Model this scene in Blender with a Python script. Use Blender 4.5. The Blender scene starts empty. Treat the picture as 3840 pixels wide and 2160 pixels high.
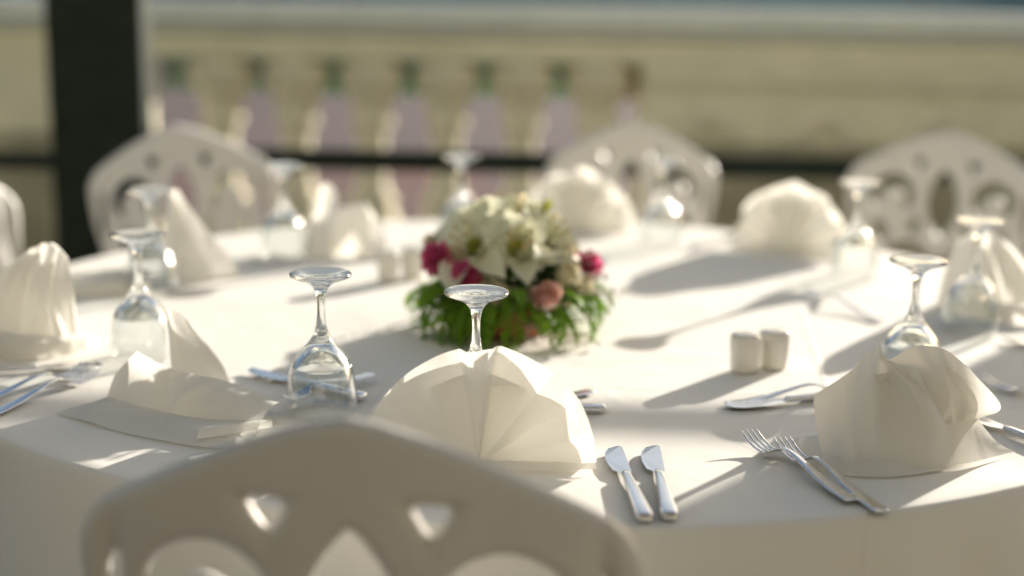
import bpy, bmesh, math, random
import numpy as np
from mathutils import Vector, Matrix, noise
random.seed(7)
R = math.radians
scene = bpy.context.scene
col = scene.collection

# ------------------------------------------------------------------ camera
TZ = 0.75                                   # table top height
cam_d = bpy.data.cameras.new('camera')
cam = bpy.data.objects.new('camera', cam_d); col.objects.link(cam)
scene.camera = cam
cam_d.sensor_width = 36.0; cam_d.lens = 50.0
cam_d.clip_start = 0.05; cam_d.clip_end = 3000
_th, _ro = R(12.02), R(0.978)
_fw = Vector((0, math.cos(_th), -math.sin(_th))); _rt = Vector((1, 0, 0)); _up = _rt.cross(_fw)
_r = _rt*math.cos(_ro) + _up*math.sin(_ro); _u = _up*math.cos(_ro) - _rt*math.sin(_ro)
cam.matrix_world = Matrix(((_r.x, _u.x, -_fw.x, -0.0503), (_r.y, _u.y, -_fw.y, -2.157),
                           (_r.z, _u.z, -_fw.z, TZ+0.4972), (0, 0, 0, 1)))
cam_d.dof.use_dof = True
cam_d.dof.focus_distance = 1.56
cam_d.dof.aperture_fstop = 1.4
cam_d.dof.aperture_blades = 0

# ------------------------------------------------------------------ sky and sun
SUN_EL, SUN_AZ = R(14.2), R(50.5)           # azimuth measured from +x towards +y
world = bpy.data.worlds.new('World'); scene.world = world; world.use_nodes = True
wn = world.node_tree; wn.nodes.clear()
sky = wn.nodes.new('ShaderNodeTexSky'); sky.sky_type = 'NISHITA'; sky.sun_disc = False
sky.sun_elevation = SUN_EL; sky.sun_rotation = R(90) - SUN_AZ
sky.altitude = 0; sky.air_density = 1.0; sky.dust_density = 2.2; sky.ozone_density = 0.8
bg = wn.nodes.new('ShaderNodeBackground'); bg.inputs['Strength'].default_value = 0.055
wo = wn.nodes.new('ShaderNodeOutputWorld')
wn.links.new(sky.outputs[0], bg.inputs['Color']); wn.links.new(bg.outputs[0], wo.inputs['Surface'])
sun_d = bpy.data.lights.new('sun', 'SUN'); sun = bpy.data.objects.new('sun', sun_d); col.objects.link(sun)
sun_d.energy = 3.95; sun_d.angle = R(0.53); sun_d.color = (1.0, 0.92, 0.80)
_sd = Vector((math.cos(SUN_EL)*math.cos(SUN_AZ), math.cos(SUN_EL)*math.sin(SUN_AZ), math.sin(SUN_EL)))
sun.rotation_euler = _sd.to_track_quat('Z', 'Y').to_euler()
sun.location = _sd*20

vs = scene.view_settings
vs.view_transform = 'Standard'; vs.look = 'None'; vs.gamma = 1.0; vs.exposure = 1.36
cy = scene.cycles
cy.use_denoising = True
cy.use_adaptive_sampling = False
cy.max_bounces = 14; cy.transmission_bounces = 12; cy.glossy_bounces = 6; cy.diffuse_bounces = 5
cy.transparent_max_bounces = 16
cy.caustics_reflective = False; cy.caustics_refractive = False
cy.sample_clamp_direct = 0; cy.sample_clamp_indirect = 30

# ------------------------------------------------------------------ helpers
def link(o, parent=None):
    col.objects.link(o)
    if parent is not None: o.parent = parent
    return o
def mesh(name, verts, faces, smooth=True, mat=None):
    me = bpy.data.meshes.new(name)
    me.from_pydata([tuple(v) for v in verts], [], [tuple(f) for f in faces]); me.update()
    if smooth: me.polygons.foreach_set('use_smooth', [True]*len(me.polygons))
    if mat: me.materials.append(mat)
    return me
def part(name, me, parent=None, loc=None, rot=None):
    o = bpy.data.objects.new(name, me); link(o, parent)
    if loc is not None: o.location = loc
    if rot is not None: o.rotation_euler = rot
    return o
def tag(o, label, cat, group=None):
    o['label'] = label; o['category'] = cat
    if group: o['group'] = group
    return o
def thing(name, label, cat, loc=(0, 0, 0), rz=0.0, group=None):
    o = bpy.data.objects.new(name, None); link(o)
    o.empty_display_size = 0.02
    o.location = loc; o.rotation_euler = (0, 0, rz)
    return tag(o, label, cat, group)
def struct(o): o['kind'] = 'structure'; return o
def copy_tree(o, parent=None):
    c = o.copy(); link(c, parent)
    for ch in list(o.children): copy_tree(ch, c)
    return c
def lathe(name, prof, seg, mat, smooth=True, closed=False):
    v, f = [], []; idx = []
    for (r, z) in prof:
        if r < 1e-6:
            idx.append([len(v)]*seg); v.append((0, 0, z))
        else:
            idx.append(list(range(len(v), len(v)+seg)))
            for k in range(seg):
                a = 2*math.pi*k/seg; v.append((r*math.cos(a), r*math.sin(a), z))
    for i in range(len(prof)-1):
        A, B = idx[i], idx[i+1]
        for k in range(seg):
            k2 = (k+1) % seg
            q = []
            for t in (A[k], A[k2], B[k2], B[k]):
                if t not in q: q.append(t)
            if len(q) >= 3: f.append(q)
    return mesh(name, v, f, smooth, mat)
def box(x0, x1, y0, y1, z0, z1):
    v = [(x0,y0,z0),(x1,y0,z0),(x1,y1,z0),(x0,y1,z0),(x0,y0,z1),(x1,y0,z1),(x1,y1,z1),(x0,y1,z1)]
    f = [(3,2,1,0),(4,5,6,7),(0,1,5,4),(1,2,6,5),(2,3,7,6),(3,0,4,7)]
    return v, f
def bevel_box(name, x0, x1, y0, y1, z0, z1, mat, w=0.006, seg=2):
    v, f = box(x0, x1, y0, y1, z0, z1)
    bm = bmesh.new(); bv = [bm.verts.new(p) for p in v]
    for q in f: bm.faces.new([bv[i] for i in q])
    bmesh.ops.bevel(bm, geom=list(bm.edges), offset=w, segments=seg, profile=0.5, affect='EDGES')
    me = bpy.data.meshes.new(name); bm.to_mesh(me); bm.free()
    me.materials.append(mat); return me
def merge(*vf):
    V, F = [], []
    for v, f in vf:
        n = len(V); V += list(v); F += [tuple(i+n for i in q) for q in f]
    return V, F
def bsp(p, t):                                # Catmull-Rom through the points of a list
    n = len(p)-1; s = t*n; i = min(int(s), n-1); u = s-i
    g = lambda k: p[k] if 0 <= k <= n else (p[0]*2-p[1] if k < 0 else p[n]*2-p[n-1])
    a, b, c, d = g(i-1), g(i), g(i+1), g(i+2)
    return (b*2 + (c-a)*u + (a*2-b*5+c*4-d)*u*u + (b*3-a-c*3+d)*u*u*u)*0.5
def patch(rows, nu=28, nv=18, jitter=0.0, seed=0, fold=None):
    rows = [[Vector(p) for p in r] for r in rows]
    v, f = [], []
    for j in range(nv+1):
        for i in range(nu+1):
            p = bsp([bsp(r, i/nu) for r in rows], j/nv)
            if jitter:
                q = Vector((p.x*22+seed*3.1, p.y*22, p.z*22))
                p = p + Vector((noise.noise(q), noise.noise(q+Vector((9, 0, 0))), 0.4*noise.noise(q+Vector((0, 9, 0)))))*jitter
            v.append(p)
    if fold:                                   # pressed folds running up the sheet
        nf, amp = fold; w = nu+1; base = [p.copy() for p in v]; rnd = random.Random(seed+77)
        cs = sorted(rnd.uniform(0.08, 0.92) for _ in range(nf)); sg = [rnd.choice((-1, 1))*rnd.uniform(0.6, 1.2) for _ in cs]; sl = [rnd.uniform(-0.25, 0.25) for _ in cs]
        for j in range(nv+1):
            for i in range(w):
                du = base[j*w+min(i+1, nu)]-base[j*w+max(i-1, 0)]; dv = base[min(j+1, nv)*w+i]-base[max(j-1, 0)*w+i]
                n = du.cross(dv); n = n.normalized() if n.length > 1e-9 else Vector((0, -1, 0))
                t = j/nv; h = sum(g*max(0.0, 1-abs(i/nu-c-k*t)/0.085)**1.3 for c, g, k in zip(cs, sg, sl))
                v[j*w+i] = base[j*w+i] + n*(amp*h*(0.35+0.65*math.sin(math.pi*min(1, t*0.8+0.15))))
    for j in range(nv):
        for i in range(nu):
            a = j*(nu+1)+i; f.append((a, a+1, a+nu+2, a+nu+1))
    return v, f
def solid(o, t):
    m = o.modifiers.new('thickness', 'SOLIDIFY'); m.thickness = t; m.offset = 0
    return o

# ------------------------------------------------------------------ materials
def new_mat(name):
    m = bpy.data.materials.new(name); m.use_nodes = True
    nt = m.node_tree; nt.nodes.clear()
    out = nt.nodes.new('ShaderNodeOutputMaterial')
    return m, nt, out
def N(nt, t, **kw):
    n = nt.nodes.new(t)
    for k, v in kw.items():
        if k in n.inputs: n.inputs[k].default_value = v
        else: setattr(n, k, v)
    return n
def principled(name, color, rough=0.6, metallic=0.0, var=0.0, vscale=8.0, bump=0.0, bscale=60.0, spec=0.5, coat=0.0, sss=0.0, color2=None, rvar=0.0):
    m, nt, out = new_mat(name); L = nt.links
    p = nt.nodes.new('ShaderNodeBsdfPrincipled')
    p.inputs['Base Color'].default_value = (*color, 1); p.inputs['Roughness'].default_value = rough
    p.inputs['Metallic'].default_value = metallic; p.inputs['Specular IOR Level'].default_value = spec
    p.inputs['Coat Weight'].default_value = coat
    if sss:
        p.inputs['Subsurface Weight'].default_value = sss
        p.inputs['Subsurface Radius'].default_value = (0.006, 0.004, 0.003)
    tc = nt.nodes.new('ShaderNodeTexCoord')
    if var:
        n = N(nt, 'ShaderNodeTexNoise', Scale=vscale, Detail=6.0, Roughness=0.6)
        L.new(tc.outputs['Object'], n.inputs['Vector'])
        mx = nt.nodes.new('ShaderNodeMix'); mx.data_type = 'RGBA'
        c2 = color2 if color2 else tuple(c*(1-var) for c in color)
        mx.inputs['A'].default_value = (*color, 1); mx.inputs['B'].default_value = (*c2, 1)
        rmp = nt.nodes.new('ShaderNodeMapRange'); rmp.inputs[1].default_value = 0.35; rmp.inputs[2].default_value = 0.68
        L.new(n.outputs['Fac'], rmp.inputs[0]); L.new(rmp.outputs[0], mx.inputs['Factor'])
        L.new(mx.outputs['Result'], p.inputs['Base Color'])
        if rvar:
            r2 = nt.nodes.new('ShaderNodeMapRange'); r2.inputs[3].default_value = rough-rvar; r2.inputs[4].default_value = rough+rvar
            L.new(n.outputs['Fac'], r2.inputs[0]); L.new(r2.outputs[0], p.inputs['Roughness'])
    if bump:
        n2 = N(nt, 'ShaderNodeTexNoise', Scale=bscale, Detail=5.0)
        L.new(tc.outputs['Object'], n2.inputs['Vector'])
        b = N(nt, 'ShaderNodeBump', Strength=bump, Distance=0.01)
        L.new(n2.outputs['Fac'], b.inputs['Height']); L.new(b.outputs['Normal'], p.inputs['Normal'])
    L.new(p.outputs[0], out.inputs['Surface'])
    return m
def cloth(name, color, transl, weave=1800.0, wrinkle=0.25, wscale=9.0, creases=()):
    m, nt, out = new_mat(name); L = nt.links
    tc = nt.nodes.new('ShaderNodeTexCoord')
    d = N(nt, 'ShaderNodeBsdfPrincipled', Roughness=0.75); d.inputs['Specular IOR Level'].default_value = 0.25
    d.inputs['Sheen Weight'].default_value = 0.15
    t = nt.nodes.new('ShaderNodeBsdfTranslucent'); mix = nt.nodes.new('ShaderNodeMixShader')
    mix.inputs[0].default_value = transl
    n0 = N(nt, 'ShaderNodeTexNoise', Scale=5.0, Detail=4.0)
    L.new(tc.outputs['Object'], n0.inputs['Vector'])
    mx = nt.nodes.new('ShaderNodeMix'); mx.data_type = 'RGBA'
    mx.inputs['A'].default_value = (*color, 1); mx.inputs['B'].default_value = (*[c*0.94 for c in color], 1)
    L.new(n0.outputs['Fac'], mx.inputs['Factor'])
    L.new(mx.outputs['Result'], d.inputs['Base Color']); L.new(mx.outputs['Result'], t.inputs['Color'])
    n1 = N(nt, 'ShaderNodeTexNoise', Scale=wscale, Detail=3.0, Roughness=0.45)
    n1.inputs['Distortion'].default_value = 0.6
    L.new(tc.outputs['Object'], n1.inputs['Vector'])
    h = n1.outputs['Fac']
    for (nx, ny, dd, wd, amp) in creases:       # ironed fold lines of the cloth
        sep = nt.nodes.new('ShaderNodeVectorMath'); sep.operation = 'DOT_PRODUCT'; sep.inputs[1].default_value = (nx, ny, 0)
        L.new(tc.outputs['Object'], sep.inputs[0])
        a = N(nt, 'ShaderNodeMath', operation='SUBTRACT'); a.inputs[1].default_value = dd; L.new(sep.outputs['Value'], a.inputs[0])
        b = N(nt, 'ShaderNodeMath', operation='ABSOLUTE'); L.new(a.outputs[0], b.inputs[0])
        c = nt.nodes.new('ShaderNodeMapRange'); c.interpolation_type = 'SMOOTHSTEP'
        c.inputs[1].default_value = 0; c.inputs[2].default_value = wd; c.inputs[3].default_value = amp; c.inputs[4].default_value = 0
        L.new(b.outputs[0], c.inputs[0])
        s = N(nt, 'ShaderNodeMath', operation='ADD'); L.new(h, s.inputs[0]); L.new(c.outputs[0], s.inputs[1]); h = s.outputs[0]
    bmp = N(nt, 'ShaderNodeBump', Strength=wrinkle, Distance=0.02); L.new(h, bmp.inputs['Height'])
    w = N(nt, 'ShaderNodeTexNoise', Scale=weave, Detail=1.0); L.new(tc.outputs['Object'], w.inputs['Vector'])
    b2 = N(nt, 'ShaderNodeBump', Strength=0.12, Distance=0.0006)
    L.new(w.outputs['Fac'], b2.inputs['Height']); L.new(bmp.outputs['Normal'], b2.inputs['Normal'])
    L.new(b2.outputs['Normal'], d.inputs['Normal']); L.new(b2.outputs['Normal'], t.inputs['Normal'])
    L.new(d.outputs[0], mix.inputs[1]); L.new(t.outputs[0], mix.inputs[2]); L.new(mix.outputs[0], out.inputs['Surface'])
    return m
def leafy(name, color, transl=0.35, rough=0.5, color2=None, vs=40.0):
    m, nt, out = new_mat(name); L = nt.links
    d = N(nt, 'ShaderNodeBsdfPrincipled', Roughness=rough)
    t = nt.nodes.new('ShaderNodeBsdfTranslucent'); mix = nt.nodes.new('ShaderNodeMixShader'); mix.inputs[0].default_value = transl
    tc = nt.nodes.new('ShaderNodeTexCoord'); n = N(nt, 'ShaderNodeTexNoise', Scale=vs, Detail=3.0); L.new(tc.outputs['Object'], n.inputs['Vector'])
    mx = nt.nodes.new('ShaderNodeMix'); mx.data_type = 'RGBA'
    mx.inputs['A'].default_value = (*color, 1); mx.inputs['B'].default_value = (*(color2 or tuple(c*0.7 for c in color)), 1)
    L.new(n.outputs['Fac'], mx.inputs['Factor'])
    L.new(mx.outputs['Result'], d.inputs['Base Color']); L.new(mx.outputs['Result'], t.inputs['Color'])
    L.new(d.outputs[0], mix.inputs[1]); L.new(t.outputs[0], mix.inputs[2]); L.new(mix.outputs[0], out.inputs['Surface'])
    return m
def glass_mat(name, thin=False):
    m, nt, out = new_mat(name); L = nt.links
    gl = N(nt, 'ShaderNodeBsdfGlossy', Roughness=0.11); gl.inputs['Color'].default_value = (1, 1, 1, 1)
    mix = nt.nodes.new('ShaderNodeMixShader')
    if thin:                                    # thin blown wall: lets light straight through, mirrors at grazing angles
        tr = nt.nodes.new('ShaderNodeBsdfTransparent'); tr.inputs['Color'].default_value = (0.955, 0.968, 0.965, 1)
        lw = N(nt, 'ShaderNodeLayerWeight', Blend=0.5)
        pw = N(nt, 'ShaderNodeMath', operation='POWER'); pw.inputs[1].default_value = 2.4; L.new(lw.outputs['Facing'], pw.inputs[0])
        ma = N(nt, 'ShaderNodeMath', operation='MULTIPLY_ADD'); ma.inputs[1].default_value = 0.9; ma.inputs[2].default_value = 0.035; L.new(pw.outputs[0], ma.inputs[0])
        rp = nt.nodes.new('ShaderNodeValToRGB')   # longer path through the wall near the silhouette
        rp.color_ramp.elements[0].position = 0.0; rp.color_ramp.elements[0].color = (0.97, 0.98, 0.977, 1)
        rp.color_ramp.elements[1].position = 0.97; rp.color_ramp.elements[1].color = (0.42, 0.45, 0.44, 1)
        e = rp.color_ramp.elements.new(0.78); e.color = (0.93, 0.945, 0.94, 1)
        L.new(lw.outputs['Facing'], rp.inputs[0]); L.new(rp.outputs[0], tr.inputs['Color'])
        L.new(ma.outputs[0], mix.inputs[0]); L.new(tr.outputs[0], mix.inputs[1])
    else:
        rf = N(nt, 'ShaderNodeBsdfRefraction', Roughness=0.0, IOR=1.5); rf.inputs['Color'].default_value = (0.985, 0.995, 0.992, 1)
        fr_ = N(nt, 'ShaderNodeFresnel', IOR=1.62)
        L.new(fr_.outputs[0], mix.inputs[0]); L.new(rf.outputs[0], mix.inputs[1])
    L.new(gl.outputs[0], mix.inputs[2]); L.new(mix.outputs[0], out.inputs['Surface'])
    return m

M = {}
M['tablecloth'] = cloth('white_tablecloth', (0.80, 0.775, 0.725), 0.0, wrinkle=0.28, wscale=5.5,
    creases=((0.12, 0.993, -0.40, 0.006, 0.11), (0.12, 0.993, 0.08, 0.006, 0.09), (0.993, -0.12, 0.40, 0.006, 0.11), (0.993, -0.12, -0.15, 0.006, 0.10), (0.9, 0.43, -0.085, 0.004, 0.03)))
M['napkin'] = cloth('ivory_napkin', (0.87, 0.855, 0.81), 0.39, wrinkle=0.35, wscale=16.0)
M['plastic'] = principled('white_resin', (0.645, 0.63, 0.605), 0.36, var=0.06, vscale=12, bump=0.03, bscale=300, rvar=0.06)
M['bowl_glass'] = glass_mat('clear_glass_bowl', True)
M['glass'] = glass_mat('clear_glass')
M['steel'] = principled('polished_steel', (0.80, 0.81, 0.83), 0.075, metallic=1.0, var=0.03, vscale=90, rvar=0.03)
M['ceramic'] = principled('white_ceramic', (0.76, 0.73, 0.66), 0.12, var=0.05, vscale=40, coat=0.3)
M['hole'] = principled('dark_hole', (0.02, 0.018, 0.015), 0.8)
M['terracotta'] = principled('terracotta', (0.42, 0.13, 0.055), 0.7, var=0.3, vscale=30, bump=0.15, bscale=150)
M['leaf'] = leafy('dark_leaf', (0.075, 0.18, 0.025), 0.5, 0.45, (0.04, 0.11, 0.018))
M['fern'] = leafy('fern_green', (0.30, 0.48, 0.05), 0.65, 0.5, (0.16, 0.33, 0.03))
M['lily'] = leafy('lily_white', (0.80, 0.79, 0.68), 0.35, 0.45, (0.72, 0.73, 0.52), 18)
M['throat'] = leafy('lily_throat', (0.52, 0.54, 0.10), 0.3, 0.5)
M['anther'] = principled('anther_ochre', (0.45, 0.25, 0.04), 0.8)
M['magenta'] = leafy('carnation_magenta', (0.66, 0.09, 0.25), 0.5, 0.6, (0.78, 0.20, 0.36), 60)
M['pink'] = leafy('bud_pink', (0.78, 0.42, 0.36), 0.35, 0.5, (0.80, 0.58, 0.46), 45)
M['cream'] = leafy('rose_cream', (0.76, 0.68, 0.46), 0.35, 0.5, (0.80, 0.76, 0.60), 30)
M['white_small'] = leafy('small_white', (0.80, 0.75, 0.66), 0.3, 0.6)
M['stalk'] = leafy('stalk_green', (0.10, 0.17, 0.04), 0.1, 0.5)
M['post'] = principled('dark_green_paint', (0.020, 0.030, 0.023), 0.7, spec=0.15, var=0.35, vscale=14, bump=0.04, bscale=120)
M['stone'] = principled('olive_stone', (0.80, 0.785, 0.62), 0.9, var=0.28, vscale=4, bump=0.35, bscale=26, color2=(0.66, 0.655, 0.51))
M['dark_stone'] = principled('darker_stone', (0.40, 0.38, 0.28), 0.9, var=0.35, vscale=4, bump=0.35, bscale=26)  # darker tone for the lower wall panels
M['baluster'] = principled('cream_cast_stone', (0.80, 0.76, 0.60), 0.85, var=0.2, vscale=11, bump=0.2, bscale=60)
M['coping'] = principled('pale_coping_stone', (0.76, 0.81, 0.80), 0.6, var=0.15, vscale=7, bump=0.15, bscale=40)
M['paving'] = principled('beige_paving', (0.55, 0.505, 0.405), 0.8, var=0.2, vscale=2, bump=0.15, bscale=30)
M['brick_paving'] = principled('brick_paving', (0.150, 0.056, 0.046), 0.85, var=0.4, vscale=0.7, bump=0.1, bscale=20, color2=(0.085, 0.066, 0.070))
M['lawn'] = principled('grass_green', (0.020, 0.062, 0.030), 0.9, var=0.4, vscale=0.5, bump=0.3, bscale=8)
M['wood'] = principled('table_wood', (0.22, 0.13, 0.07), 0.6, var=0.3, vscale=5)
M['shore'] = principled('wooded_shore', (0.15, 0.27, 0.235), 0.95, var=0.4, vscale=0.05)
M['render_wall'] = principled('beige_render', (0.30, 0.27, 0.21), 0.9, var=0.12, vscale=1.5, bump=0.1, bscale=40)
M['cream_wall'] = principled('cream_render', (0.52, 0.50, 0.40), 0.9, var=0.08, vscale=1.5)
M['awning'] = principled('awning_fabric', (0.30, 0.275, 0.22), 0.9, var=0.1, vscale=3)
M['pane'] = principled('dark_pane', (0.03, 0.03, 0.028), 0.06)
M['road'] = principled('mauve_road', (0.110, 0.071, 0.076), 0.85, var=0.3, vscale=0.7)
M['soil'] = principled('dark_soil', (0.05, 0.035, 0.025), 0.95, bump=0.4, bscale=80)
M['water'] = principled('sea_water', (0.02, 0.10, 0.10), 0.12, bump=0.25, bscale=0.8)

# ------------------------------------------------------------------ setting
def sheet(name, x0, x1, y0, y1, z, mat):
    return struct(part(name, mesh(name, [(x0,y0,z),(x1,y0,z),(x1,y1,z),(x0,y1,z)], [(0,1,2,3)], False, mat)))
sheet('terrace_floor', -9, 9, -9, 3.2, 0.0, M['paving'])
sheet('lower_pavement', -60, 60, 3.2, 40, -1.0, M['brick_paving'])
sheet('road', -60, 60, 15.5, 40, -0.99, M['road'])
sheet('lawn', -90, 90, 40, 80, -0.98, M['lawn'])
sheet('water', -1500, 1500, -1500, 2500, -1.6, M['water'])
# face of the terrace edge
struct(part('terrace_edge', mesh('terrace_edge', *box(-9, 9, 3.2, 3.24, -1.0, -0.002), False, M['stone'])))

# parapet: piers, plinth, frieze, coping and turned balusters
par = thing('stone_parapet', 'olive stone terrace parapet with grey coping and turned balusters, behind the railing', 'parapet', (0, 3.0, 0))
part('coping', bevel_box('coping', -6.5, 6.5, -0.05, 0.26, 1.105, 1.172, M['coping'], 0.012), par)
part('coping_moulding', bevel_box('coping_moulding', -6.5, 6.5, -0.02, 0.23, 1.07, 1.103, M['coping'], 0.01), par)
part('frieze', bevel_box('frieze', -6.49, 6.49, 0.012, 0.20, 0.975, 1.068, M['stone'], 0.004), par)
part('plinth', bevel_box('plinth', -6.49, 6.49, -0.01, 0.22, 0.002, 0.215, M['stone'], 0.01), par)
part('pier', bevel_box('pier', 0.405, 6.48, 0.0, 0.21, 0.217, 0.973, M['stone'], 0.008), par)
part('pier', bevel_box('pier', -6.48, -1.40, 0.0, 0.21, 0.217, 0.973, M['stone'], 0.008), par)
prof = [(0.0,0.217),(0.085,0.217),(0.085,0.245),(0.100,0.255),(0.112,0.29),(0.113,0.33),(0.105,0.375),(0.083,0.42),(0.072,0.432),(0.088,0.445),(0.092,0.455),(0.088,0.465),(0.070,0.478),
        (0.056,0.52),(0.053,0.60),(0.055,0.68),(0.058,0.715),(0.066,0.724),(0.078,0.736),(0.081,0.746),(0.078,0.756),(0.068,0.768),(0.072,0.80),(0.085,0.838),(0.104,0.87),(0.117,0.90),(0.120,0.935),(0.112,0.955),(0.09,0.96),(0.09,0.973),(0,0.973)]
bal = lathe('baluster', prof, 28, M['baluster'])
for k in range(6): part('baluster', bal, par, (-1.131+0.2764*k, 0.105, 0))
def arch_ring(cx, cz, r0, r1, y0, y1, mat, a0=0, a1=180, seg=20):
    v, f = [], []
    for k in range(seg+1):
        a = R(a0+(a1-a0)*k/seg); c, s = math.cos(a), math.sin(a)
        v += [(cx+r0*c, y0, cz+r0*s), (cx+r1*c, y0, cz+r1*s), (cx+r1*c, y1, cz+r1*s), (cx+r0*c, y1, cz+r0*s)]
    for k in range(seg):
        for e in range(4):
            a, b = 4*k+e, 4*k+(e+1) % 4; f.append((a, b, b+4, a+4))
    f += [(3, 2, 1, 0), (4*seg, 4*seg+1, 4*seg+2, 4*seg+3)]
    return mesh('relief_arch', v, f, True, mat)
for cx in (0.66, 1.07, 1.48, 1.89): part('relief_arch', arch_ring(cx, 0.70, 0.055, 0.125, -0.014, 0.004, M['baluster']), par)
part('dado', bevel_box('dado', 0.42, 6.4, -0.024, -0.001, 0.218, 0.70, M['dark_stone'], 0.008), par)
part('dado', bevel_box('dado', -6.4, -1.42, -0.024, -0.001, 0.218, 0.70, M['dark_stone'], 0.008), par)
part('string_course', bevel_box('string_course', 0.42, 6.4, -0.022, 0.002, 0.905, 0.945, M['stone'], 0.008), par)

# planter boxes added to block sun from upper balusters and colour the gaps
for k, (x, hue, lab) in enumerate([(-1.13, (0.33, 0.46, 0.47), 'added blue-green planter box behind the parapet, leftmost of the row'),
        (-0.58, (0.20, 0.41, 0.31), 'added dark green planter box behind the balusters, second from the left'),
        (-0.03, (0.33, 0.56, 0.46), 'added pale green planter box behind the balusters, right of the dark one'),
        (0.52, (0.42, 0.34, 0.25), 'added brown planter box half hidden behind the parapet pier')]):
    pb = thing('added_planter', lab, 'planter', (x, 3.225, 0), 0, 'added sun-blocking planter boxes behind the parapet')
    pm = principled('planter_green_%d' % k, hue, 0.6, var=0.3, vscale=6)
    part('box', bevel_box('box', -0.26, 0.26, 0.0, 0.085, 0.832, 1.04, pm, 0.01), pb)
    part('rim', bevel_box('rim', -0.27, 0.27, -0.008, 0.093, 1.042, 1.06, pm, 0.004), pb)
    part('soil', bevel_box('soil', -0.255, 0.255, 0.006, 0.079, 1.061, 1.068, M['soil'], 0.002), pb)
# wooded far shore
def shore():
    v, f = [], []; n = 160
    for i in range(n+1):
        x = -700+1400*i/n; h = 8+3*noise.noise(Vector((x*0.006, 0, 3)))+2*noise.noise(Vector((x*0.03, 0, 8)))
        v += [(x, 150+12*noise.noise(Vector((x*0.01, 4, 0))), -1.7), (x, 170, h*0.55), (x, 215, h), (x, 330, -1.7)]
    for i in range(n):
        for e in range(3): f.append((4*i+e, 4*i+4+e, 4*i+5+e, 4*i+1+e))
    return mesh('hills', v, f, True, M['shore'])
struct(part('hills', shore()))
# unseen building front and awning added behind the camera to shade the near side
bld = thing('added_building', 'unseen beige building front with dark glazing, added behind the viewer to shape the light', 'building', (0, -5.0, 0))
part('wall', bevel_box('wall', -9, 9, -0.3, 0, 0.002, 2.75, M['render_wall'], 0.01), bld)
part('upper_wall', bevel_box('upper_wall', -9, 9, -0.3, 0, 2.752, 9.5, M['cream_wall'], 0.01), bld)  # bright upper storey added to bounce light onto the parapet
for k in range(6):  # dark glazing added so less light bounces onto the near chair
    w = part('window', bevel_box('window', -1.15, 1.15, 0.003, 0.05, 0.05, 2.5, M['post'], 0.01), bld, (-6.5+2.6*k, 0, 0))
    for sx in (-0.56, 0.56): part('pane', mesh('pane', *box(sx-0.52, sx+0.52, 0.052, 0.058, 0.15, 2.4), False, M['pane']), w)
aw = thing('awning', 'unseen beige fabric awning added behind the viewer to shade the near side', 'awning', (0, -5.0, 0))
part('fabric', bevel_box('fabric', -8.5, 8.5, 0.06, 2.45, 2.62, 2.66, M['awning'], 0.008), aw)
part('front_bar', bevel_box('front_bar', -8.5, 8.5, 2.452, 2.53, 2.55, 2.66, M['post'], 0.008), aw)
# dark post and railing between the posts
post = thing('terrace_post', 'broad dark green square post behind the left chair', 'post', (-1.235, 1.93, 0))
part('shaft', bevel_box('shaft', -0.136, 0.136, -0.05, 0.05, 0.03, 2.6, M['post'], 0.008), post)
part('base_plate', bevel_box('base_plate', -0.19, 0.19, -0.11, 0.11, 0.001, 0.029, M['post'], 0.005), post)
post2 = thing('terrace_post', 'slim dark green post standing past the right edge of the view', 'post', (2.50, 1.93, 0))
part('shaft', bevel_box('shaft', -0.07, 0.07, -0.05, 0.05, 0.03, 2.6, M['post'], 0.008), post2)
part('base_plate', bevel_box('base_plate', -0.12, 0.12, -0.10, 0.10, 0.001, 0.029, M['post'], 0.005), post2)
rail = thing('metal_railing', 'thin dark metal railing running behind the far chairs', 'railing', (0, 1.93, 0))
part('handrail', bevel_box('handrail', -5.0, -1.374, -0.02, 0.02, 0.705, 0.752, M['post'], 0.006), rail)
part('handrail', bevel_box('handrail', -1.096, 2.428, -0.02, 0.02, 0.716, 0.776, M['post'], 0.006), rail)
part('upper_bar', bevel_box('upper_bar', -1.096, 2.428, -0.02, 0.02, 1.547, 1.583, M['post'], 0.006), rail)
part('upper_bar', bevel_box('upper_bar', 2.572, 4.6, -0.02, 0.02, 1.547, 1.583, M['post'], 0.006), rail)
part('handrail', bevel_box('handrail', 2.572, 4.6, -0.02, 0.02, 0.716, 0.776, M['post'], 0.006), rail)
part('lower_bar', bevel_box('lower_bar', -1.096, 2.428, -0.015, 0.015, 0.10, 0.125, M['post'], 0.006), rail)

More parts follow.
